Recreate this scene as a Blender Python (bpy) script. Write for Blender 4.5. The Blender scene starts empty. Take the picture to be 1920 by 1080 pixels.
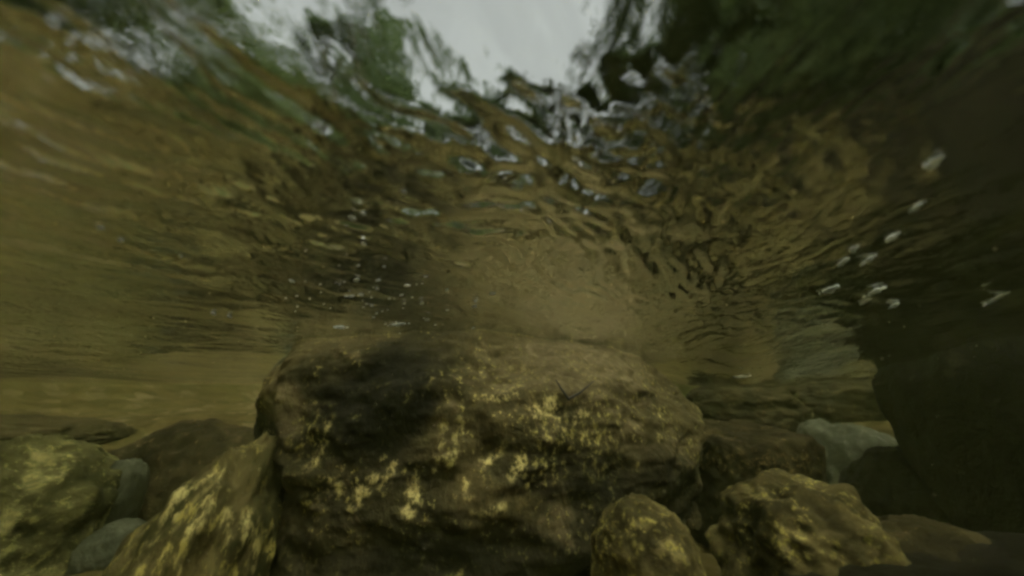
import bpy, math, random
import numpy as np

R = math.radians
sc = bpy.context.scene
COL = sc.collection

# ------------------------------------------------------------------ camera
PITCH = R(18.1)
FPX = 610.0                       # focal length in pixels of a 1920 wide frame
cam_d = bpy.data.cameras.new('camera')
cam_d.sensor_width = 36.0
cam_d.lens = 36.0 * FPX / 1920.0
cam_d.clip_start = 0.004
cam_d.clip_end = 600.0
cam_d.dof.use_dof = True
cam_d.dof.focus_distance = 0.56
cam_d.dof.aperture_fstop = 2.4
cam = bpy.data.objects.new('camera', cam_d)
COL.objects.link(cam)
cam.location = (0, 0, 0)
cam.rotation_euler = (R(90) + PITCH, 0, 0)
sc.camera = cam

# ------------------------------------------------------------------ sky
SUN_EL, SUN_AZ = R(54), R(148)    # azimuth clockwise from +Y
w = bpy.data.worlds.new('World')
sc.world = w
w.use_nodes = True
nt = w.node_tree
bg = nt.nodes['Background']
sky = nt.nodes.new('ShaderNodeTexSky')
sky.sky_type = 'NISHITA'
sky.sun_disc = False
sky.sun_elevation = SUN_EL
sky.sun_rotation = SUN_AZ
sky.air_density = 1.0
sky.dust_density = 6.0
hsv = nt.nodes.new('ShaderNodeHueSaturation')      # thin even overcast: the blue is washed out
hsv.inputs['Saturation'].default_value = 0.10
tc = nt.nodes.new('ShaderNodeTexCoord')
cl = nt.nodes.new('ShaderNodeTexNoise')
cl.inputs['Scale'].default_value = 2.2
cl.inputs['Detail'].default_value = 5
mr = nt.nodes.new('ShaderNodeMapRange')
mr.inputs['From Min'].default_value = 0.3
mr.inputs['From Max'].default_value = 0.7
mr.inputs['To Min'].default_value = 0.85
mr.inputs['To Max'].default_value = 1.15
nt.links.new(tc.outputs['Generated'], cl.inputs['Vector'])
nt.links.new(cl.outputs['Fac'], mr.inputs['Value'])
nt.links.new(mr.outputs['Result'], hsv.inputs['Value'])
nt.links.new(sky.outputs['Color'], hsv.inputs['Color'])
tint = nt.nodes.new('ShaderNodeMixRGB')             # the camera's cool green white balance
tint.blend_type = 'MULTIPLY'
tint.inputs['Fac'].default_value = 1.0
tint.inputs['Color2'].default_value = (0.94, 1.0, 0.91, 1)
nt.links.new(hsv.outputs['Color'], tint.inputs['Color1'])
nt.links.new(tint.outputs['Color'], bg.inputs['Color'])
bg.inputs['Strength'].default_value = 0.137

# ------------------------------------------------------------------ sun (veiled)
sd = bpy.data.lights.new('sun', 'SUN')
sd.energy = 1.9
sd.angle = R(9)
sd.color = (1.0, 0.98, 0.84)
so = bpy.data.objects.new('sun', sd)
COL.objects.link(so)
so.rotation_euler = (R(90) - SUN_EL, 0, -SUN_AZ + math.pi)

vs = sc.view_settings
vs.view_transform = 'Standard'
vs.look = 'None'
vs.exposure = 0.60
vs.gamma = 1.0
vs.use_curve_mapping = False

cy = sc.cycles
cy.max_bounces = 10
cy.diffuse_bounces = 3
cy.glossy_bounces = 6
cy.transmission_bounces = 10
cy.volume_bounces = 1
cy.transparent_max_bounces = 16
cy.caustics_refractive = True
cy.caustics_reflective = True
cy.blur_glossy = 0.0
cy.sample_clamp_indirect = 30.0
cy.filter_width = 2.8
cy.use_denoising = True
cy.denoiser = 'OPENIMAGEDENOISE'
cy.denoising_prefilter = 'ACCURATE'
cy.use_adaptive_sampling = False

# ------------------------------------------------------------------ helpers
CP, SP = math.cos(PITCH), math.sin(PITCH)


def ray(px, py):
    X = (px - 960) / FPX
    Y = (540 - py) / FPX
    return np.array([X, CP - Y * SP, SP + Y * CP])


def at(px, py, Y):
    d = ray(px, py)
    return d * (Y / d[1])


def _hash(ix, iy, iz, seed):
    h = (ix.astype(np.int64) * 374761393 + iy.astype(np.int64) * 668265263
         + iz.astype(np.int64) * 2147483647 + seed * 1274126177) & 0xFFFFFFFF
    h = ((h ^ (h >> 13)) * 1274126177) & 0xFFFFFFFF
    h = ((h ^ (h >> 16)) * 2246822519) & 0xFFFFFFFF
    return h ^ (h >> 15)


def perlin(p, seed=0):
    """p (...,2 or 3) -> about -1..1"""
    x, y = p[..., 0], p[..., 1]
    z = p[..., 2] if p.shape[-1] == 3 else None
    ix, iy = np.floor(x), np.floor(y)
    fx, fy = x - ix, y - iy
    s = lambda t: t * t * t * (t * (t * 6 - 15) + 10)
    if z is None:
        def g(dx, dy):
            a = _hash(ix + dx, iy + dy, ix * 0, seed) / 4294967296.0 * 2 * math.pi
            return np.cos(a) * (fx - dx) + np.sin(a) * (fy - dy)
        u, v = s(fx), s(fy)
        a = g(0, 0) * (1 - u) + g(1, 0) * u
        b = g(0, 1) * (1 - u) + g(1, 1) * u
        return (a * (1 - v) + b * v) * 1.5
    iz = np.floor(z)
    fz = z - iz

    def g(dx, dy, dz):
        h = _hash(ix + dx, iy + dy, iz + dz, seed)
        a = (h & 0xFFFF) / 65536.0 * 2 * math.pi
        c = ((h >> 16) & 0xFFFF) / 32768.0 - 1
        r = np.sqrt(np.maximum(0, 1 - c * c))
        return np.cos(a) * r * (fx - dx) + np.sin(a) * r * (fy - dy) + c * (fz - dz)
    u, v, w_ = s(fx), s(fy), s(fz)
    L = lambda a, b, t: a + (b - a) * t
    return L(L(L(g(0, 0, 0), g(1, 0, 0), u), L(g(0, 1, 0), g(1, 1, 0), u), v),
             L(L(g(0, 0, 1), g(1, 0, 1), u), L(g(0, 1, 1), g(1, 1, 1), u), v), w_) * 1.5


def fbm(p, seed=0, octv=4, lac=2.03, gain=0.5):
    t = 0
    a = 1.0
    for i in range(octv):
        t = t + a * perlin(p * (lac ** i) + 17.3 * i, seed + i * 31)
        a *= gain
    return t


def smooth(a, b, x):
    t = np.clip((x - a) / (b - a), 0, 1)
    return t * t * (3 - 2 * t)


def mesh_obj(name, verts, faces, mat=None, parent=None, shade=True, loc=(0, 0, 0)):
    me = bpy.data.meshes.new(name)
    verts = np.asarray(verts, dtype=np.float32)
    faces = np.asarray(faces, dtype=np.int32)
    n, k = faces.shape
    me.vertices.add(len(verts))
    me.vertices.foreach_set('co', verts.ravel())
    me.loops.add(n * k)
    me.loops.foreach_set('vertex_index', faces.ravel())
    me.polygons.add(n)
    me.polygons.foreach_set('loop_start', np.arange(0, n * k, k, dtype=np.int32))
    me.polygons.foreach_set('loop_total', np.full(n, k, dtype=np.int32))
    me.update(calc_edges=True)
    me.polygons.foreach_set('use_smooth', np.full(n, bool(shade)))
    me.validate()
    if mat:
        me.materials.append(mat)
    o = bpy.data.objects.new(name, me)
    COL.objects.link(o)
    o.location = loc
    if parent:
        o.parent = parent
    return o


def tube(path, rad, sides=8):
    path = np.asarray(path, float)
    V, F = [], []
    t = np.gradient(path, axis=0)
    t /= np.linalg.norm(t, axis=1, keepdims=True)
    for i, (p, tt, r) in enumerate(zip(path, t, rad)):
        a = np.cross(tt, (0.3, 0.9, 0.1))
        a /= np.linalg.norm(a)
        b = np.cross(tt, a)
        for s in range(sides):
            an = 2 * math.pi * s / sides
            V.append(p + r * (math.cos(an) * a + math.sin(an) * b))
    for i in range(len(path) - 1):
        for s in range(sides):
            s2 = (s + 1) % sides
            F.append((i * sides + s, i * sides + s2, (i + 1) * sides + s2, (i + 1) * sides + s))
    return np.array(V), np.array(F)


def fattr(o, name, vals):
    a = o.data.attributes.new(name, 'FLOAT', 'POINT')
    a.data.foreach_set('value', np.asarray(vals, dtype=np.float32))


def tag(o, label=None, cat=None, group=None, kind=None):
    if label: o['label'] = label
    if cat: o['category'] = cat
    if group: o['group'] = group
    if kind: o['kind'] = kind
    return o


class NT:
    """small node-building helper"""
    def __init__(self, name):
        self.m = bpy.data.materials.new(name)
        self.m.use_nodes = True
        self.t = self.m.node_tree
        self.b = self.t.nodes['Principled BSDF']
        self.out = self.t.nodes['Material Output']

    def n(self, typ, **kw):
        nd = self.t.nodes.new('ShaderNode' + typ)
        for k, v in kw.items():
            setattr(nd, k, v)
        return nd

    def l(self, a, b):
        self.t.links.new(a, b)

    def noise(self, vec, scale, detail=4, rough=0.55, dist=0.0):
        nd = self.n('TexNoise')
        nd.inputs['Scale'].default_value = scale
        nd.inputs['Detail'].default_value = detail
        nd.inputs['Roughness'].default_value = rough
        nd.inputs['Distortion'].default_value = dist
        self.l(vec, nd.inputs['Vector'])
        return nd.outputs['Fac']

    def remap(self, v, a, b, c=0.0, d=1.0):
        nd = self.n('MapRange', interpolation_type='SMOOTHSTEP')
        self.l(v, nd.inputs['Value'])
        for k, x in zip(('From Min', 'From Max', 'To Min', 'To Max'), (a, b, c, d)):
            nd.inputs[k].default_value = x
        return nd.outputs['Result']

    def mix(self, f, a, b):
        nd = self.n('Mix', data_type='RGBA')
        if isinstance(f, float): nd.inputs['Factor'].default_value = f
        else: self.l(f, nd.inputs['Factor'])
        for s_, v in (('A', a), ('B', b)):
            i = [q for q in nd.inputs if q.name == s_ and q.type == 'RGBA'][0]
            if isinstance(v, tuple): i.default_value = (*v, 1)
            else: self.l(v, i)
        return [q for q in nd.outputs if q.type == 'RGBA'][0]

    def math(self, op, a, b):
        nd = self.n('Math', operation=op)
        for i, v in enumerate((a, b)):
            if isinstance(v, (int, float)): nd.inputs[i].default_value = v
            else: self.l(v, nd.inputs[i])
        return nd.outputs[0]

    def attr(self, name):
        nd = self.n('Attribute', attribute_name=name)
        return nd.outputs['Fac']

    def coords(self, scale=(1, 1, 1), rot=(0, 0, 0), kind='Object'):
        t = self.n('TexCoord')
        mp = self.n('Mapping')
        mp.inputs['Scale'].default_value = scale
        mp.inputs['Rotation'].default_value = rot
        self.l(t.outputs[kind], mp.inputs['Vector'])
        return mp.outputs['Vector']

    def bump(self, h, strength, dist):
        nd = self.n('Bump')
        nd.inputs['Strength'].default_value = strength
        nd.inputs['Distance'].default_value = dist
        self.l(h, nd.inputs['Height'])
        self.l(nd.outputs['Normal'], self.b.inputs['Normal'])


# ------------------------------------------------------------------ materials
def rock_material(name, dark, mid, light, algae, scale=1.0, streak=(1, 1, 1), srot=(0, 0, 0),
                  algae_lo=0.52, rough=0.75, light_lo=0.55, fine_scale=75):
    dark, mid, light, algae = [(c_[0], c_[1], c_[2] * 0.9) for c_ in (dark, mid, light, algae)]
    m = NT(name)
    v = m.coords()
    vs_ = m.coords(streak, srot)
    big = m.noise(v, 5 * scale, 5, 0.6, 0.4)
    mid_n = m.noise(vs_, 17 * scale, 6, 0.62, 0.6)
    fine = m.noise(vs_, fine_scale * scale, 6, 0.7)
    c = m.mix(m.remap(big, 0.38, 0.62), dark, mid)
    c = m.mix(m.remap(mid_n, light_lo, light_lo + 0.16, 0, 0.85), c, light)
    spots = m.math('MULTIPLY', m.remap(fine, algae_lo, algae_lo + 0.1), m.remap(mid_n, 0.42, 0.6))
    c = m.mix(spots, c, algae)
    c = m.mix(m.remap(fine, 0.30, 0.46, 0.8, 0.0), c, dark)
    pale = m.attr('pale')
    c = m.mix(m.math('MULTIPLY', pale, m.remap(mid_n, 0.3, 0.55, 0.45, 1.0)), c, light)  # on the boulder this includes its painted lit top
    glow = m.math('MULTIPLY', m.attr('algae'), m.remap(fine, 0.48, 0.68))  # on the boulder this includes the painted lit band
    c = m.mix(glow, c, algae)
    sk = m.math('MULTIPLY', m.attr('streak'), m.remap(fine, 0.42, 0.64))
    st = m.math('MULTIPLY', m.attr('stain'), m.remap(fine, 0.25, 0.7, 1.0, 0.8))  # on the boulder this holds painted shade besides the stain
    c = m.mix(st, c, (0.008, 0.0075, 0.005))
    c = m.mix(sk, c, (0.52, 0.44, 0.155))  # caustic light put into the colour together with algae
    m.l(c, m.b.inputs['Base Color'])
    m.b.inputs['Roughness'].default_value = rough
    m.b.inputs['IOR'].default_value = 1.12          # wet stone seen under water: hardly any gloss
    h = m.math('ADD', m.math('MULTIPLY', mid_n, 1.0), m.math('MULTIPLY', fine, 0.35))
    m.bump(h, 0.9, 0.012 / scale)
    return m.m


M = {}
M['boulder'] = rock_material('boulder_stone', (0.026, 0.022, 0.010), (0.082, 0.065, 0.027), (0.165, 0.130, 0.066),
                             (0.42, 0.365, 0.115), 1.0, (1.0, 1.0, 0.75), (0, R(20), 0), algae_lo=0.56, fine_scale=120)
M['streaked'] = rock_material('streaked_stone', (0.036, 0.034, 0.011), (0.125, 0.10, 0.038), (0.26, 0.215, 0.08),
                              (0.38, 0.32, 0.085), 1.4, (1.0, 1.0, 0.35), (0, R(-22), 0))
M['banded'] = rock_material('banded_stone', (0.034, 0.033, 0.011), (0.12, 0.11, 0.038), (0.24, 0.22, 0.08),
                            (0.24, 0.22, 0.07), 1.2, (0.5, 1.0, 1.3), (0, R(-35), 0))
M['lumpy'] = rock_material('lumpy_stone', (0.035, 0.028, 0.011), (0.11, 0.088, 0.032), (0.22, 0.18, 0.07),
                           (0.31, 0.265, 0.07), 1.8, (1, 1, 1), (0, 0, 0))
M['pale'] = rock_material('pale_stone', (0.042, 0.045, 0.025), (0.072, 0.076, 0.046), (0.105, 0.110, 0.070),
                          (0.11, 0.13, 0.06), 1.6, (1, 1, 1), (0, 0, 0), algae_lo=0.62)
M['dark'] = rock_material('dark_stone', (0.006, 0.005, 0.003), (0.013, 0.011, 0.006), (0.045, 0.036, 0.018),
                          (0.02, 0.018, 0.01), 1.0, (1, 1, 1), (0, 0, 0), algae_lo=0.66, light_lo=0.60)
M['dull'] = rock_material('dull_stone', (0.020, 0.016, 0.007), (0.046, 0.036, 0.014), (0.095, 0.074, 0.030),
                          (0.20, 0.15, 0.05), 1.6, (1, 1, 1), (0, 0, 0), algae_lo=0.58)


def ground_material():
    m = NT('stream_ground')
    v = m.coords()
    geo = m.n('NewGeometry')
    sep = m.n('SeparateXYZ')
    m.l(geo.outputs['Position'], sep.inputs[0])
    z = sep.outputs['Z']
    vor = m.n('TexVoronoi')
    vor.inputs['Scale'].default_value = 19
    m.l(v, vor.inputs['Vector'])
    hue = m.n('SeparateColor')
    m.l(vor.outputs['Color'], hue.inputs[0])
    big = m.noise(v, 2.4, 4)
    fine = m.noise(v, 60, 5, 0.6)
    g = m.mix(hue.outputs[0], (0.044, 0.0335, 0.0085), (0.101, 0.075, 0.022))
    g = m.mix(m.remap(hue.outputs[1], 0.80, 0.86), g, (0.17, 0.135, 0.055))
    g = m.mix(m.remap(big, 0.42, 0.6, 0, 0.55), g, (0.064, 0.052, 0.011))
    g = m.mix(m.remap(fine, 0.5, 0.7, 0, 0.5), g, (0.034, 0.027, 0.009))
    soil = m.mix(m.remap(m.noise(v, 1.5, 6), 0.42, 0.58), (0.07, 0.055, 0.03), (0.045, 0.085, 0.022))
    f = m.remap(z, 0.10, 0.42)
    c = m.mix(f, g, soil)
    m.l(c, m.b.inputs['Base Color'])
    m.b.inputs['Roughness'].default_value = 0.85
    m.b.inputs['IOR'].default_value = 1.15
    m.bump(m.math('ADD', m.math('MULTIPLY', vor.outputs['Distance'], -0.6), m.math('MULTIPLY', fine, 0.4)), 0.8, 0.02)
    return m.m


M['ground'] = ground_material()


def water_material():
    m = NT('stream_water')
    m.t.nodes.remove(m.b)
    gl = m.n('BsdfGlass', distribution='MULTI_GGX')
    gl.inputs['IOR'].default_value = 1.333
    gl.inputs['Roughness'].default_value = 0.0
    v = m.coords((1.0, 0.40, 1.0), (0, 0, R(32)))
    bp = m.n('Bump')
    bp.inputs['Strength'].default_value = 0.6
    bp.inputs['Distance'].default_value = 0.0035
    n1 = m.noise(v, 55, 3, 0.5, 0.9)
    n2 = m.noise(v, 130, 2, 0.5, 0.7)
    m.l(m.math('ADD', n1, m.math('MULTIPLY', n2, 0.35)), bp.inputs['Height'])
    m.l(bp.outputs['Normal'], gl.inputs['Normal'])
    m.l(gl.outputs[0], m.out.inputs['Surface'])
    ab = m.n('VolumePrincipled')
    ab.inputs['Color'].default_value = (0.53, 0.58, 0.18, 1)
    ab.inputs['Density'].default_value = 0.105
    ab.inputs['Anisotropy'].default_value = 0.3
    m.l(ab.outputs[0], m.out.inputs['Volume'])
    return m.m


M['water'] = water_material()


def simple(name, col, rough=0.8, transl=0.0, var=None, scale=8.0):
    m = NT(name)
    if var:
        c = m.mix(m.remap(m.noise(m.coords(), scale, 4), 0.35, 0.65), col, var)
        m.l(c, m.b.inputs['Base Color'])
    else:
        m.b.inputs['Base Color'].default_value = (*col, 1)
    m.b.inputs['Roughness'].default_value = rough
    if transl:
        tr = m.n('BsdfTranslucent')
        if var: m.l(c, tr.inputs['Color'])
        else: tr.inputs['Color'].default_value = (*col, 1)
        mx = m.n('MixShader')
        mx.inputs[0].default_value = transl
        m.l(m.b.outputs[0], mx.inputs[1])
        m.l(tr.outputs[0], mx.inputs[2])
        m.l(mx.outputs[0], m.out.inputs['Surface'])
    return m.m


M['bark'] = simple('tree_bark', (0.06, 0.045, 0.03), 0.9, 0, (0.12, 0.10, 0.07), 14)
M['leaf_a'] = simple('leaf_green', (0.065, 0.105, 0.024), 0.6, 0.5, (0.10, 0.14, 0.035), 1.2)
M['leaf_b'] = simple('leaf_dark_green', (0.055, 0.098, 0.026), 0.6, 0.5, (0.085, 0.13, 0.034), 1.2)
M['leaf_c'] = simple('leaf_olive', (0.06, 0.085, 0.025), 0.6, 0.4, (0.09, 0.11, 0.035), 1.2)
M['foam'] = simple('bubble_foam', (0.74, 0.76, 0.70), 0.4, 0.5)
M['bubble'] = simple('air_bubble_skin', (0.46, 0.46, 0.40), 0.3, 0.45)
M['algae'] = simple('algae_filaments', (0.20, 0.17, 0.045), 0.8, 0.4, (0.34, 0.29, 0.09), 30)
M['moss'] = simple('green_algae', (0.07, 0.11, 0.02), 0.8, 0.4, (0.13, 0.17, 0.03), 30)

# ------------------------------------------------------------------ water surface
WATER = 0.118
FS, FC = math.sin(R(32)), math.cos(R(32))      # heading of the current


def sinh_axis(n, lo, hi, a, c=0.0):
    u = np.linspace(math.asinh((lo - c) / a), math.asinh((hi - c) / a), n)
    return c + a * np.sinh(u)


def water_height(x, y):
    x = np.asarray(x, float)
    y = np.asarray(y, float)
    r = np.hypot(x, y - 0.1)
    far = 1.0 / (1.0 + (r / 2.4) ** 2)
    # the stream domes up over the shallows where the camera lies and drops away beyond
    h = 0.062 * np.exp(-(x / 0.17) ** 2 / 2) * smooth(1.0, 0.25, y) * smooth(-1.2, -0.2, y) - 0.028
    h = h - 0.045 * smooth(0.55, 1.3, r)
    wx = x + 0.030 * perlin(np.stack([x * 5, y * 4], -1), 5) + 0.011 * perlin(np.stack([x * 14, y * 11], -1), 7)
    wy = y + 0.042 * perlin(np.stack([x * 5 + 9, y * 4], -1), 6) + 0.014 * perlin(np.stack([x * 14, y * 11 + 5], -1), 8)
    # ripples are drawn out along the current, which runs ahead and to the right
    u = wx * FC - wy * FS
    v = wx * FS + wy * FC
    st = lambda a, b: np.stack([u * a, v * b], -1)
    calm = 1 - 0.45 * np.exp(-((np.abs(x) - 0.14) / 0.07) ** 2 - ((y - 0.07) / 0.10) ** 2)
    t = smooth(1.3, 0.25, r)
    tb = smooth(-0.3, 0.5, perlin(st(5, 3.5), 21) + 0.25)
    sm = 1 - 0.5 * smooth(0.0, 0.12, x) * smooth(0.36, 0.22, x)            # smoother glide on the right
    h = h + 0.0080 * perlin(st(4.2, 2.6), 11)
    h = h + 0.0040 * far * (0.3 + 0.7 * sm) * perlin(st(9, 5), 12)
    h = h + 0.0026 * calm * far * sm * perlin(st(20, 10), 13)
    h = h + 0.0019 * calm * sm * (0.55 + 0.45 * t) * far * (0.5 + 0.7 * tb) * perlin(st(42, 19), 14)
    h = h + 0.0015 * calm * t * far * (0.4 + 0.8 * tb) * perlin(st(84, 32), 15)
    run = smooth(-0.35, -0.7, x) + smooth(0.35, 0.6, x)
    h = h + 0.0030 * run * far * perlin(st(26, 11), 16)
    # sharp crests where the current boils up ahead of the camera
    boil = np.exp(-(x / 0.19) ** 2 - ((y - 0.25) / 0.15) ** 2)
    rd = 1 - np.abs(perlin(st(30, 15), 22))
    h = h + 0.0032 * boil * rd ** 3
    rd = 1 - np.abs(perlin(st(66, 34), 23))
    h = h + 0.0012 * boil * rd ** 2
    # the run of fast water past the right end of the boulder pulls the surface down
    h = h - 0.050 * np.exp(-((x - 0.58) / 0.22) ** 2 - ((y - 0.80) / 0.30) ** 2)
    h = h - 0.025 * np.exp(-((x + 0.80) / 0.30) ** 2 - ((y - 0.75) / 0.40) ** 2)
    return WATER + h


def grid(xs, ys):
    nx, ny = len(xs), len(ys)
    X, Y = np.meshgrid(xs, ys)
    i = np.arange(nx * ny).reshape(ny, nx)
    f = np.stack([i[:-1, :-1], i[:-1, 1:], i[1:, 1:], i[1:, :-1]], -1).reshape(-1, 4)
    return X, Y, f, i


xs = sinh_axis(840, -4.2, 4.2, 0.28)
ys = sinh_axis(840, -3.8, 11.5, 0.30, 0.25)
X, Y, F, I = grid(xs, ys)
Z = water_height(X, Y)
V = np.stack([X, Y, Z], -1).reshape(-1, 3)
rim = np.concatenate([I[0, :-1], I[:-1, -1], I[-1, :0:-1], I[:0:-1, 0]])
low = V[rim].copy()
low[:, 2] = -1.6
nb = len(V)
V = np.concatenate([V, low, [[0, 3, -1.6]]])
k = np.arange(len(rim))
k2 = (k + 1) % len(rim)
skirt = np.stack([rim[k2], rim[k], nb + k, nb + k2], -1)
cap = np.stack([nb + k2, nb + k, np.full(len(k), nb + len(rim)), np.full(len(k), nb + len(rim))], -1)
me_v, me_f = V, np.concatenate([F, skirt])
water = mesh_obj('stream_water', me_v, me_f, M['water'])
# close the underside so that the murk has a definite inside
import bmesh
bm = bmesh.new()
bm.from_mesh(water.data)
bm.verts.ensure_lookup_table()
vv = [bm.verts[nb + int(q)] for q in k]
c0 = bm.verts[nb + len(rim)] if len(bm.verts) > nb + len(rim) else bm.verts.new((0, 3, -1.6))
for a_, b_ in zip(vv, vv[1:] + vv[:1]):
    bm.faces.new((b_, a_, c0))
bm.normal_update()
bm.to_mesh(water.data)
bm.free()
tag(water, 'rippled stream water seen from below', kind='structure')

# ------------------------------------------------------------------ ground: bed and banks in one sheet
def ground_height(x, y):
    x = np.asarray(x, float)
    y = np.asarray(y, float)
    bend = 0.5 * np.sin(y * 0.25)
    ax = np.abs(x - bend)
    h = -0.27 + 0.03 * perlin(np.stack([x * 1.3, y * 1.3], -1), 41)
    h = h + 0.018 * perlin(np.stack([x * 7, y * 7], -1), 42)
    h = h + 0.010 * np.abs(perlin(np.stack([x * 22, y * 22], -1), 43))
    h = h + 0.20 * smooth(0.75, 1.7, np.hypot(x * 0.9, y))
    bank = np.maximum(np.maximum(smooth(1.7, 3.4, ax), smooth(7.5, 10.5, y)), smooth(-1.8, -3.4, y))
    h = h + bank * (0.80 + 0.2 * perlin(np.stack([x * .5, y * .5], -1), 44))
    far = np.maximum(0, np.hypot(x, y) - 10)
    h = h + far * 0.10 + bank * 0.35 * perlin(np.stack([x * .15, y * .15], -1), 45)
    return h


xs = sinh_axis(440, -70, 70, 0.5)
ys = sinh_axis(440, -60, 90, 0.5, 0.5)
X, Y, F, I = grid(xs, ys)
ground = mesh_obj('stream_bed', np.stack([X, Y, ground_height(X, Y)], -1).reshape(-1, 3), F, M['ground'])
tag(ground, 'brown gravel stream bed rising into grassy banks', kind='structure')

# ------------------------------------------------------------------ stones
_ico = {}


def ico(n):
    if n not in _ico:
        b = bmesh.new()
        bmesh.ops.create_icosphere(b, subdivisions=n, radius=1.0)
        v = np.array([q.co[:] for q in b.verts])
        f = np.array([[q.index for q in p.verts] for p in b.faces])
        b.free()
        _ico[n] = (v / np.linalg.norm(v, axis=1, keepdims=True), f)
    return _ico[n]


def rotz(v, a):
    c, s = math.cos(a), math.sin(a)
    return np.stack([v[:, 0] * c - v[:, 1] * s, v[:, 0] * s + v[:, 1] * c, v[:, 2]], -1)


def rot_y(v, a):
    c, s = math.cos(a), math.sin(a)
    return np.stack([v[:, 0] * c + v[:, 2] * s, v[:, 1], -v[:, 0] * s + v[:, 2] * c], -1)


def stone_shape(n, rad, seed, power=2.4, lump=0.16, lscale=1.3, rough=0.04, cuts=7, ridge=0.0, ridge_dir=None):
    d, f = ico(n)
    q = (np.abs(d) ** power).sum(1) ** (-1.0 / power)
    rng = np.random.RandomState(seed)
    r = q.copy()
    for _ in range(cuts):                        # flat faces broken off the stone
        nrm = rng.normal(size=3)
        nrm /= np.linalg.norm(nrm)
        off = rng.uniform(0.72, 0.95)
        c = d @ nrm
        lim = np.where(c > 1e-3, off / np.maximum(c, 1e-3), 9)
        kk = 14.0
        r = -np.log(np.exp(-kk * r) + np.exp(-kk * np.minimum(lim, 3))) / kk
    p = d * r[:, None]
    r = r * (1 + lump * fbm(p * lscale + seed, seed, 3) + rough * fbm(p * 6 + seed, seed + 7, 4))
    if ridge:
        t = p @ np.asarray(ridge_dir, float)
        ww = t * 7 + 1.2 * fbm(p * 1.8, seed + 3, 2)
        r = r * (1 + ridge * (1 - np.abs(np.sin(ww)) * 2))
    return d, d * r[:, None] * np.asarray(rad), f


def stone(name, label, cat, centre, rad, seed, mat, n=6, rz=0.0, ry=0.0, pale=None, algae=None, stain=None, group=None, **kw):
    d, v, f = stone_shape(n, rad, seed, **kw)
    v = rot_y(v, ry)
    v = rotz(v, rz)
    o = mesh_obj(name, v, f, mat, loc=tuple(centre))
    wv = v + np.asarray(centre)
    for nm, fn in (('pale', pale), ('algae', algae), ('stain', stain)):
        fattr(o, nm, fn(wv) if fn else np.zeros(len(v)))
    tag(o, label, cat, group)
    return o, wv, f


def blob(px, py, Yd, rad, soft=0.5):
    """a soft patch of growth, stain, or painted light and shade about a point on a stone"""
    c = at(px, py, Yd)
    rad = np.asarray(rad, float)
    return lambda v: smooth(1.0, 1.0 - soft, np.linalg.norm((v - c) / rad, axis=1)
                            + 0.25 * fbm(v * 14, 77, 3))


def bottom_at(c, drop):
    return np.array([c[0], c[1], c[2] - drop])


# the big boulder
bc = at(892, 800, 0.86)
bc[2] = -0.125


def bpale_lit(v):
    return np.clip(blob(1090, 690, 0.62, (0.20, 0.3, 0.07))(v) * 0.65 + blob(570, 770, 0.6, (0.07, 0.3, 0.06))(v) * 0.8, 0, 1)  # lit top right painted as paler stone, plus a pale left patch


def balgae_lit(v):
    z = v[:, 2] + 0.035 * fbm(v * 5, 8, 3)
    band = smooth(-0.19, -0.13, z) * smooth(0.01, -0.07, z)  # lit mid-height bulge painted as a bright band, mixed with algae
    pat = smooth(0.0, 0.5, fbm(v * np.array([8, 8, 4.0]), 15, 4))
    return np.clip(band * pat * smooth(0.30, 0.05, v[:, 0]) + 0.25 * pat, 0, 1)


def bstain_shade(v):
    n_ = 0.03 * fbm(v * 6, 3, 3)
    a = blob(735, 745, 0.55, (0.12, 0.4, 0.105), 0.5)(v) * 0.9  # the black stain itself
    b = smooth(-0.155, -0.20, v[:, 2] + n_) * 0.8  # shade of the undercut painted dark
    c = blob(1180, 930, 0.62, (0.20, 0.4, 0.12), 0.6)(v) * 0.75  # shade on the lower right painted dark
    d = smooth(-0.28, -0.36, v[:, 0] + n_) * 0.75 * smooth(0.0, -0.05, v[:, 2])  # shaded left side painted dark
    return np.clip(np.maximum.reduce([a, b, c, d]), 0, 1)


boulder, bwv, bf = stone('boulder', 'big brown boulder in the middle with a black stain, yellow algae and painted highlights', 'boulder',
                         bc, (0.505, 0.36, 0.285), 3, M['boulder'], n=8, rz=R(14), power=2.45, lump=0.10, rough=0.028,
                         cuts=3, pale=bpale_lit, algae=balgae_lit, stain=bstain_shade)

# the black stone at the right edge
c = at(2290, 930, 0.46)
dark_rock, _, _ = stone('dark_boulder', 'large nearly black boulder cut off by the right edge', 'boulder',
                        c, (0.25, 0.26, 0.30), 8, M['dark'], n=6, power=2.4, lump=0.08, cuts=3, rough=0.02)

# the stones to the right of the big boulder
stone('squared_stone', 'squared brown stone with a rusty top edge right of the big boulder', 'stone',
      at(1388, 905, 0.76), (0.112, 0.12, 0.135), 21, M['dull'], rz=R(10), power=4.0, lump=0.08, cuts=3,
      algae=lambda v: smooth(-0.145, -0.125, v[:, 2]) * smooth(-0.09, -0.11, v[:, 2]))
stone('pale_stone', 'pale grey-green stone behind, between the squared stone and the black boulder', 'stone',
      at(1605, 930, 0.92), (0.145, 0.13, 0.17), 26, M['pale'], rz=R(-12), power=2.6, lump=0.16, cuts=5,
      pale=lambda v: np.full(len(v), .6))
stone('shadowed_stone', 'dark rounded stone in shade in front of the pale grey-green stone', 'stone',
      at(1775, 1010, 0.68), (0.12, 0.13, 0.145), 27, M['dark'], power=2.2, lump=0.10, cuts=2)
stone('lumpy_stone', 'knobbly yellow-brown stone at the bottom right of the boulder', 'stone',
      at(1515, 1050, 0.50), (0.10, 0.10, 0.09), 33, M['lumpy'], power=2.1, lump=0.22, lscale=2.0, cuts=1, rough=0.03,
      algae=lambda v: smooth(0.2, 0.7, fbm(v * 16, 5, 3)))
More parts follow.
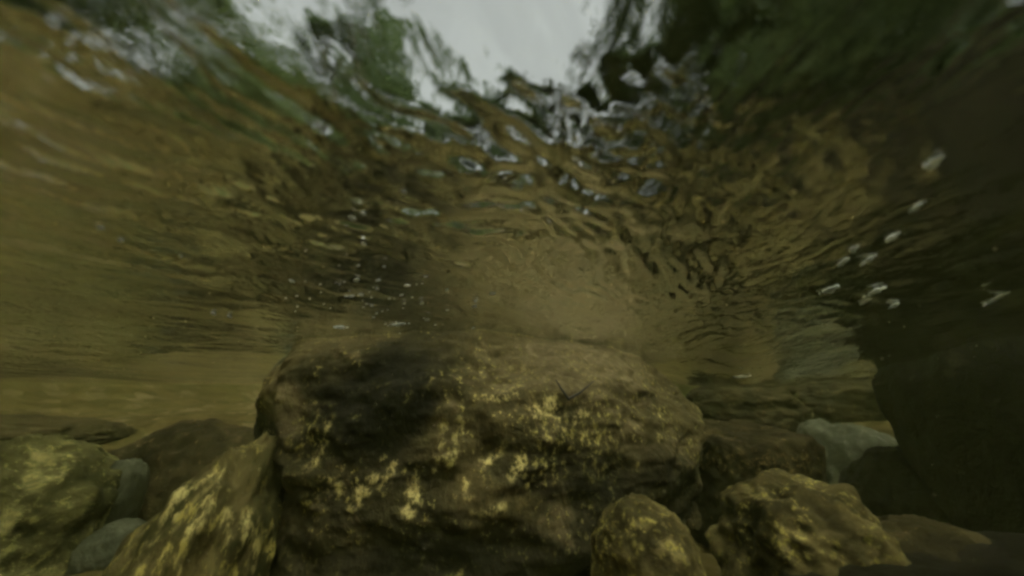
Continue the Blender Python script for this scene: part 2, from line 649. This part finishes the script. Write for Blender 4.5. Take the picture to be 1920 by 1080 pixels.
stone('round_stone', 'rounded mottled stone poking up at the bottom edge, right of centre', 'stone',
      at(1215, 1085, 0.46), (0.062, 0.07, 0.08), 37, M['lumpy'], power=2.2, lump=0.12, cuts=2,
      algae=lambda v: smooth(0.1, 0.6, fbm(v * 16, 9, 3)))
stone('low_stone', 'low dull stone in the bottom right corner below the black boulder', 'stone',
      at(1770, 1115, 0.44), (0.075, 0.08, 0.065), 39, M['dull'], power=2.2, lump=0.12, cuts=3)
stone('wedge_stone', 'small grey wedge stone in the dark gap under the boulder', 'stone',
      at(1287, 962, 0.70), (0.024, 0.02, 0.026), 52, M['dull'], n=5, power=2.5, cuts=6)

stone('sunken_stone', 'dark stone just under the surface behind the pale grey-green stone', 'stone',
      at(1590, 762, 1.25), (0.26, 0.16, 0.10), 61, M['dull'], power=2.4, lump=0.12, cuts=4)
stone('brown_stone', 'low brown stone behind the squared stone at the end of the boulder', 'stone',
      at(1380, 772, 1.2), (0.20, 0.15, 0.09), 63, M['dull'], power=2.4, lump=0.12, cuts=4)

stone('added_dark_stone', 'black low stone added by the large nearly black boulder to darken the reflection', 'stone',  # added to darken the surface reflection at right
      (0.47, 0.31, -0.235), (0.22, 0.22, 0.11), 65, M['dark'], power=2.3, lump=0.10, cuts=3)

# the stones to the left
peaked, pwv, _ = stone('peaked_stone', 'peaked stone with yellow streaks leaning left of the big boulder', 'stone',
      at(365, 1060, 0.52), (0.088, 0.09, 0.175), 44, M['streaked'], rz=R(20), ry=R(12), power=1.7, lump=0.14, cuts=5,
      ridge=0.035, ridge_dir=(1, 0.2, 0.25),
      algae=lambda v: smooth(0.05, 0.5, fbm(v * np.array([16, 16, 4.]), 5, 3)))
stone('banded_stone', 'rounded olive stone with slanting dark bands in the bottom left corner', 'stone',
      at(-30, 1045, 0.58), (0.118, 0.13, 0.155), 47, M['banded'], rz=R(-15), power=2.3, lump=0.10, cuts=3,
      ridge=0.05, ridge_dir=(0.55, 0.2, 0.8))
stone('flat_stone', 'flat dark olive slab at the left edge behind the banded stone', 'stone',
      at(-30, 835, 0.95), (0.30, 0.20, 0.075), 49, M['dull'], power=2.6, lump=0.10, cuts=4)
stone('upright_stone', 'small smooth grey-green stone standing between the two left stones', 'stone',
      at(205, 950, 0.66), (0.036, 0.04, 0.085), 51, M['pale'], n=5, power=2.4, lump=0.08, cuts=3)
stone('pebble', 'pale grey-green pebble at the foot of the small upright stone', 'pebble',
      at(212, 1040, 0.62), (0.045, 0.045, 0.045), 53, M['pale'], n=5, power=2.2, lump=0.08, cuts=3)
stone('sloping_stone', 'pale sloping stone at the water surface by the boulder left shoulder', 'stone',
      at(570, 725, 0.72), (0.06, 0.08, 0.085), 57, M['pale'], n=5, ry=R(25), power=2.4, lump=0.08, cuts=4)
stone('backing_stone', 'low dull brown stone behind the peaked stone and the upright stone', 'stone',
      at(345, 950, 0.82), (0.20, 0.12, 0.17), 59, M['dull'], power=2.2, lump=0.12, cuts=4)



# ------------------------------------------------------------------ painted highlights, growth and litter on the big boulder
def on_stone(wv, px, py, out=0.0):
    d = ray(px, py)
    d = d / np.linalg.norm(d)
    t = wv @ d
    off = np.linalg.norm(wv - t[:, None] * d, axis=1)
    near = np.where(off < 0.012)[0]
    if len(near) == 0:
        near = np.array([np.argmin(off)])
    k = near[np.argmin(t[near])]
    return d * (t[k] - out)


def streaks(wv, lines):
    """caustic light and yellow algae painted on as short ragged streaks"""
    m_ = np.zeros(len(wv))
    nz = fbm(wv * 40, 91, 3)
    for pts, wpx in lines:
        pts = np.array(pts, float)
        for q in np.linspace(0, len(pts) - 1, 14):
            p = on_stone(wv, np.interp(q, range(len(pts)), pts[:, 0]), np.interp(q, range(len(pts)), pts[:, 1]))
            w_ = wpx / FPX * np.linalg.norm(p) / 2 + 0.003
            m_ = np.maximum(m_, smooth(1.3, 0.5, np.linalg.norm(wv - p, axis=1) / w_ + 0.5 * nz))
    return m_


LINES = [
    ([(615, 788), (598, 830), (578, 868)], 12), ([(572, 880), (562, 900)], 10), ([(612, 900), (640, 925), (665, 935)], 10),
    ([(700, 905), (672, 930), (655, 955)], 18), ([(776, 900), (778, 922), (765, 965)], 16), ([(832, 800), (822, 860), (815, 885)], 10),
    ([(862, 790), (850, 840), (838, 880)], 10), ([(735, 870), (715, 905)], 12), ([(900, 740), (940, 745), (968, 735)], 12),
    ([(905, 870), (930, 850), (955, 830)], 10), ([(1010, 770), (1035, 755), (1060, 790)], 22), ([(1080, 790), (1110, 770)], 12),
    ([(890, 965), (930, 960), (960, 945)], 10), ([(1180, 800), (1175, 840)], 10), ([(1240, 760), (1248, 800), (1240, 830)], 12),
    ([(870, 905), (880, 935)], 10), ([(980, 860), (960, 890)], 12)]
fattr(boulder, 'streak', streaks(bwv, LINES))  # caustic highlights painted onto the boulder face
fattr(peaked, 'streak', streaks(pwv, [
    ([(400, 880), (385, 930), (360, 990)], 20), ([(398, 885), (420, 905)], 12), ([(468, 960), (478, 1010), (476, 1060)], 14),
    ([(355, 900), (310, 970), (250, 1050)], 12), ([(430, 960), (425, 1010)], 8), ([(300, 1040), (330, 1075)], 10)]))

tw = [on_stone(bwv, px, py, 0.004) for px, py in [(1042, 712), (1052, 728), (1066, 748), (1088, 736), (1114, 714)]]
v, f = tube(np.array(tw), np.array([0.0008, 0.0016, 0.0026, 0.0018, 0.0007]), 7)
tag(mesh_obj('twig', v, f, simple('wet_twig', (0.02, 0.015, 0.01), 0.8), None),
    'small dark bent twig lying on the pale top of the big boulder', 'twig')

# ------------------------------------------------------------------ trees
def tree_meshes(seed, height, spread, leaves, leafmat, leaf=0.16, base=0.3):
    rng = np.random.RandomState(seed)
    n = 10
    zz = np.linspace(0, height * 0.86, n)
    sway = np.cumsum(rng.normal(0, 0.05 * height / n, (n, 2)), 0)
    path = np.stack([sway[:, 0], sway[:, 1], zz], -1)
    r0 = height * 0.018
    Vs, Fs, off = [], [], 0
    v, f = tube(path, np.linspace(r0, r0 * 0.2, n), 9)
    Vs.append(v); Fs.append(f); off += len(v)
    tips = [(path[-1], 0.6)]
    for i in range(18):
        t = rng.uniform(base, 0.97)
        p0 = np.array([np.interp(t * zz[-1], zz, path[:, q]) for q in range(3)])
        an = rng.uniform(0, 2 * math.pi)
        L = spread * (1.15 - 0.55 * t) * rng.uniform(0.6, 1.0)
        d = np.array([math.cos(an), math.sin(an), rng.uniform(0.05, 0.6)])
        s = np.linspace(0, 1, 6)[:, None]
        pp = p0 + d * L * s + np.array([0, 0, -0.12 * L]) * s ** 2 + rng.normal(0, 0.03 * L, (6, 3)) * s
        v, f = tube(pp, np.linspace(r0 * 0.4, r0 * 0.06, 6), 5)
        Vs.append(v); Fs.append(f + off); off += len(v)
        for q in (0.45, 0.7, 0.9, 1.0):
            tips.append((p0 + d * L * q, 0.34 * L * rng.uniform(0.6, 1.2)))
    trunk = (np.concatenate(Vs), np.concatenate(Fs))
    ti = rng.randint(0, len(tips), leaves)
    cc = np.array([tips[i][0] for i in ti])
    rr = np.array([tips[i][1] for i in ti])
    d = rng.normal(size=(leaves, 3))
    d /= np.linalg.norm(d, axis=1, keepdims=True)
    pos = cc + d * (rr * rng.uniform(0, 1, leaves) ** 0.45)[:, None] * np.array([1, 1, 0.75])
    a = rng.normal(size=(leaves, 3))
    a /= np.linalg.norm(a, axis=1, keepdims=True)
    b = np.cross(a, rng.normal(size=(leaves, 3)))
    b /= np.linalg.norm(b, axis=1, keepdims=True)
    s = (leaf * rng.uniform(0.6, 1.3, leaves))[:, None]
    LV = np.stack([pos - a * s, pos + b * s * 0.45, pos + a * s, pos - b * s * 0.45], 1).reshape(-1, 3)
    LF = np.arange(leaves * 4).reshape(-1, 4)
    return trunk, (LV, LF), leafmat


kinds = [tree_meshes(1, 9.0, 3.0, 30000, M['leaf_a'], 0.105, 0.25),
         tree_meshes(2, 7.5, 2.8, 30000, M['leaf_b'], 0.10, 0.2),
         tree_meshes(3, 10.5, 3.2, 30000, M['leaf_c'], 0.11, 0.3),
         tree_meshes(4, 8.5, 3.0, 9000, M['leaf_b'], 0.11, 0.2)]
protos = {}


def tree(kind, x, y, s, rz, label, name='broadleaf_tree'):
    z = float(ground_height(x, y)) - 0.1
    e = bpy.data.objects.new(name, None)
    COL.objects.link(e)
    e.location = (x, y, z)
    e.rotation_euler = (0, 0, rz)
    e.scale = (s, s, s)
    tag(e, label, 'tree', 'trees along the stream banks')
    if kind not in protos:
        (tv, tf), (lv, lf), lm = kinds[kind]
        a = mesh_obj('trunk', tv, tf, M['bark'], e)
        b = mesh_obj('crown', lv, lf, lm, e, shade=False)
        protos[kind] = (a, b)
    else:
        for p in protos[kind]:
            c = p.copy()
            COL.objects.link(c)
            c.parent = e
    return e


tree(3, -4.3, 8.0, 0.95, 0.3, 'green broadleaf tree on the near left bank')
tree(1, -5.2, 0.6, 0.9, 1.9, 'dark green broadleaf tree on the left bank beside the camera')
tree(2, -7.0, 12.5, 0.8, 4.0, 'tall olive green tree farther back on the left bank')
tree(3, -4.2, 13.0, 1.0, 2.2, 'distant green tree closing the stream at left of centre')
tree(1, -0.6, 14.5, 1.35, 5.1, 'distant dark green tree closing the stream in the centre')
tree(2, 3.4, 14.0, 1.0, 0.9, 'distant olive tree at right of centre')
tree(1, 4.4, 6.0, 1.1, 3.1, 'dark green broadleaf tree on the near right bank')
tree(0, 4.1, 2.2, 1.0, 5.5, 'green broadleaf tree on the right bank beside the camera')
tree(2, 6.8, 9.5, 1.0, 2.7, 'tall olive green tree farther back on the right bank')
tree(1, -7.0, 1.7, 0.95, 0.5, 'dark tree standing deep in the wood at far left')
tree(0, -6.8, 3.0, 0.72, 2.4, 'small green tree set back on the left bank beyond the low shrub')
tree(0, 8.0, 4.0, 1.2, 1.4, 'green tree standing deep in the wood at far right')
tree(2, -5.5, -3.6, 0.9, 0.8, 'olive tree on the left bank behind the camera')



def shrub_mesh(seed, leaves=12000):
    rng = np.random.RandomState(seed)
    Vs, Fs, off = [], [], 0
    tips = []
    for i in range(14):
        an = rng.uniform(0, 2 * math.pi)
        L = rng.uniform(0.9, 1.7)
        d = np.array([math.cos(an) * 0.75, math.sin(an) * 0.75, rng.uniform(0.6, 1.3)])
        s_ = np.linspace(0, 1, 6)[:, None]
        pp = d * L * s_ + np.array([0, 0, -0.35 * L]) * s_ ** 2
        v, f = tube(pp, np.linspace(0.02, 0.004, 6), 5)
        Vs.append(v); Fs.append(f + off); off += len(v)
        for q in (1, 2, 3, 4, 5):
            tips.append((pp[q], 0.32 * rng.uniform(0.6, 1.3)))
    ti = rng.randint(0, len(tips), leaves)
    cc = np.array([tips[i][0] for i in ti]); rr = np.array([tips[i][1] for i in ti])
    d = rng.normal(size=(leaves, 3)); d /= np.linalg.norm(d, axis=1, keepdims=True)
    pos = cc + d * (rr * rng.uniform(0, 1, leaves) ** 0.5)[:, None]
    a = rng.normal(size=(leaves, 3)); a /= np.linalg.norm(a, axis=1, keepdims=True)
    b = np.cross(a, rng.normal(size=(leaves, 3))); b /= np.linalg.norm(b, axis=1, keepdims=True)
    s_ = (0.045 * rng.uniform(0.6, 1.3, leaves))[:, None]
    LV = np.stack([pos - a * s_, pos + b * s_ * 0.5, pos + a * s_, pos - b * s_ * 0.5], 1).reshape(-1, 3)
    return (np.concatenate(Vs), np.concatenate(Fs)), (LV, np.arange(leaves * 4).reshape(-1, 4))


shrub_proto = []


def shrub(x, y, s, rz, label):
    e = bpy.data.objects.new('shrub', None)
    COL.objects.link(e)
    e.location = (x, y, float(ground_height(x, y)) - 0.05)
    e.rotation_euler = (0, 0, rz)
    e.scale = (s, s, s)
    tag(e, label, 'shrub', 'shrubs along the stream banks')
    if not shrub_proto:
        (tv, tf), (lv, lf) = shrub_mesh(9)
        shrub_proto.append(mesh_obj('stem', tv, tf, M['bark'], e))
        shrub_proto.append(mesh_obj('foliage', lv, lf, M['leaf_a'], e, shade=False))
    else:
        for p in shrub_proto:
            c = p.copy()
            COL.objects.link(c)
            c.parent = e


srng = random.Random(3)
for side, sx in (('left', -1), ('right', 1)):
    for y, d, s, where in [(-1.0, 3.3, 1.2, 'beside the camera'), (0.9, 3.1, 1.3, 'just ahead of the camera'),
                           (2.7, 3.2, 1.4, 'by the big boulder'), (4.6, 3.5, 1.5, 'a little upstream'),
                           (6.7, 3.7, 1.5, 'well upstream'), (9.2, 3.9, 1.6, 'near the stream bend')]:
        if sx < 0 and y == 2.7:
            s = 0.75                             # a low one: the wood opens here
        shrub(sx * d + 0.5 * math.sin(y * 0.25), y, s, srng.uniform(0, 6), f'leafy green shrub on the {side} bank {where}')
for x, where in ((-2.2, 'left end'), (-0.5, 'middle'), (1.3, 'right of the middle'), (2.8, 'right end')):
    shrub(x, 11.6 + 0.3 * x * x * 0.1, 1.5, srng.uniform(0, 6), f'leafy green shrub across the stream head, {where}')

# ------------------------------------------------------------------ bubbles and foam under the surface
def on_surface(px, py, below=0.004):
    d = ray(px, py)
    lo = 0.02
    ts = np.linspace(0.05, 4, 6000)
    P = d[None, :] * ts[:, None]
    s = P[:, 2] - (water_height(P[:, 0], P[:, 1]) - below)
    i = np.argmax(s > 0)
    return P[i]


rng = random.Random(5)
fd, ff = ico(3)
fs, fsf = ico(2)


def fleck(name, label, group, px, py, wpx, hpx, ang, cat='foam'):
    """a flat raft lying in the underside of the surface, long axis along the drift"""
    p = on_surface(px, py, 0.0008)
    nz = 0.004
    g = np.array([-(water_height(p[0] + nz, p[1]) - water_height(p[0] - nz, p[1])) / (2 * nz),
                  -(water_height(p[0], p[1] + nz) - water_height(p[0], p[1] - nz)) / (2 * nz), 1.0])
    g /= np.linalg.norm(g)

    def onplane(qx, qy):
        d = ray(qx, qy)
        den = d @ g
        return d * ((p @ g) / den) if den > 0.12 else None
    ca, sa = math.cos(R(ang)), -math.sin(R(ang))
    a = onplane(px + ca * wpx / 2, py + sa * wpx / 2)
    b = onplane(px - sa * hpx / 2, py + ca * hpx / 2)
    dist = float(np.dot(p, (0, CP, SP)))
    a = a - p if a is not None else np.array([wpx / FPX * dist / 2, 0, 0])
    b = b - p if b is not None else np.array([0, hpx / FPX * dist, 0])
    la = wpx / FPX * dist / 2
    lb = hpx / FPX * dist / 2
    a *= min(1, 3.0 * la / np.linalg.norm(a))
    b *= min(1, 1.3 * lb / np.linalg.norm(b))
    th = min(lb * 0.5, 0.0018)
    n = 1 if cat == 'bubble' else int(10 + wpx * 0.45)
    Vs, Fs = [], []
    for i in range(n):
        if n == 1:
            q = fd * (1 + 0.3 * fbm(fd * 1.9 + px, 3, 3))[:, None]
            Vs.append(q[:, :1] * a + q[:, 1:2] * b + q[:, 2:] * g * th)
            Fs.append(ff)
        else:
            k_ = max(-1.0, min(1.0, rng.gauss(0, 0.45)))
            c = a * k_ + b * rng.gauss(0, 0.42) * (1 - abs(k_) ** 1.5)
            z_ = rng.uniform(0.35, 1.0) * (1.1 - 0.6 * abs(k_))
            Vs.append(c + z_ * (fs[:, :1] * a * 0.26 + fs[:, 1:2] * b * 0.5 + fs[:, 2:] * g * th))
            Fs.append(fsf + i * len(fs))
    v = np.concatenate(Vs)
    ff_ = np.concatenate(Fs)
    o = mesh_obj(name, v, ff_, M['bubble' if cat == 'bubble' else 'foam'], loc=tuple(p))
    tag(o, label, cat, group)
    return o


G1 = 'foam flecks drifting past the black boulder'
for px, py, wl, hl, an, lab in [
    (1747, 307, 52, 17, 32, 'largest white foam fleck highest on the dark water at right'),
    (1720, 388, 36, 9, 33, 'thin grey foam streak below the highest fleck at right'),
    (1672, 446, 34, 13, 33, 'white foam fleck, upper one of the four close together at right'),
    (1600, 467, 26, 12, 33, 'short foam fleck, upper left of the four close together'),
    (1581, 492, 32, 12, 36, 'slanting foam fleck, lower left of the four close together'),
    (1627, 489, 36, 13, 32, 'slanting foam fleck, lower right of the four close together'),
    (1557, 543, 46, 18, 22, 'broad bright foam fleck lowest at left edge of the dark water'),
    (1640, 548, 50, 12, 24, 'dim long foam streak right of the broad bright fleck'),
    (1622, 566, 30, 10, 30, 'small foam streak beneath the dim long streak'),
    (1678, 573, 30, 9, 26, 'brownish foam streak lowest on the dark water'),
    (1868, 560, 60, 10, 28, 'faint foam streak close to the right edge'),
    (1389, 706, 36, 12, 5, 'flat foam fleck above the squared stone where the ripples meet'),
]:
    fleck('foam_fleck', lab, G1, px, py, wl, hl, an)
G2 = 'bubble rafts on the surface over the big boulder'
for px, py, wl, hl, an, lab in [
    (750, 608, 50, 13, 8, 'bubble raft over the dark stain, upper of two bright ones'),
    (742, 643, 54, 12, 8, 'bubble raft over the dark stain, lower of two bright ones'),
    (637, 614, 32, 9, 0, 'bubble raft at the left end of the cluster over the boulder'),
    (805, 676, 64, 7, 6, 'thin bright line of bubbles lowest over the dark stain'),
    (620, 640, 22, 8, 10, 'small bubble raft by the left shoulder of the boulder'),
]:
    fleck('bubble_raft', lab, G2, px, py, wl, hl, an)
G3 = 'tiny air bubbles under the surface'
for _ in range(64):
    px = rng.uniform(510, 900) if rng.random() < 0.4 else rng.gauss(735, 70)
    py = 560 + rng.gauss(0, 38) + (px - 710) * 0.16
    s = rng.choice((2.2, 2.6, 3, 3.4, 4.5, 6))
    fleck('air_bubble', 'tiny air bubble in the scatter above the big boulder', G3, px, py, s * rng.uniform(1, 2.6), s, 8, 'bubble')
for px, py in [(660, 409), (681, 401), (682, 457), (338, 481), (757, 360), (547, 527), (400, 588), (430, 594), (188, 428), (226, 452)]:
    s = rng.uniform(5, 10)
    fleck('air_bubble', 'lone air bubble on the open brown water left of centre', 'lone air bubbles left of centre', px, py, s * 1.5, s, -20, 'bubble')

# ------------------------------------------------------------------ silt drifting in the water
srg = np.random.RandomState(4)
sv, sf = ico(1)
Vs, Fs = [], []
for i_ in range(170):
    p = ray(srg.uniform(60, 1860), srg.uniform(330, 1070)) * srg.uniform(0.18, 0.55)
    if p[2] > float(water_height(p[0], p[1])) - 0.01:
        p[2] = float(water_height(p[0], p[1])) - srg.uniform(0.01, 0.05)
    Vs.append(p + sv * srg.uniform(0.00025, 0.0007) * srg.uniform(0.6, 1.4, 3))
    Fs.append(sf + i_ * len(sv))
tag(mesh_obj('silt_specks', np.concatenate(Vs), np.concatenate(Fs), simple('silt', (0.30, 0.26, 0.14), 0.8, 0.3)),
    'fine pale silt specks drifting through the murky water', 'silt', kind='stuff')
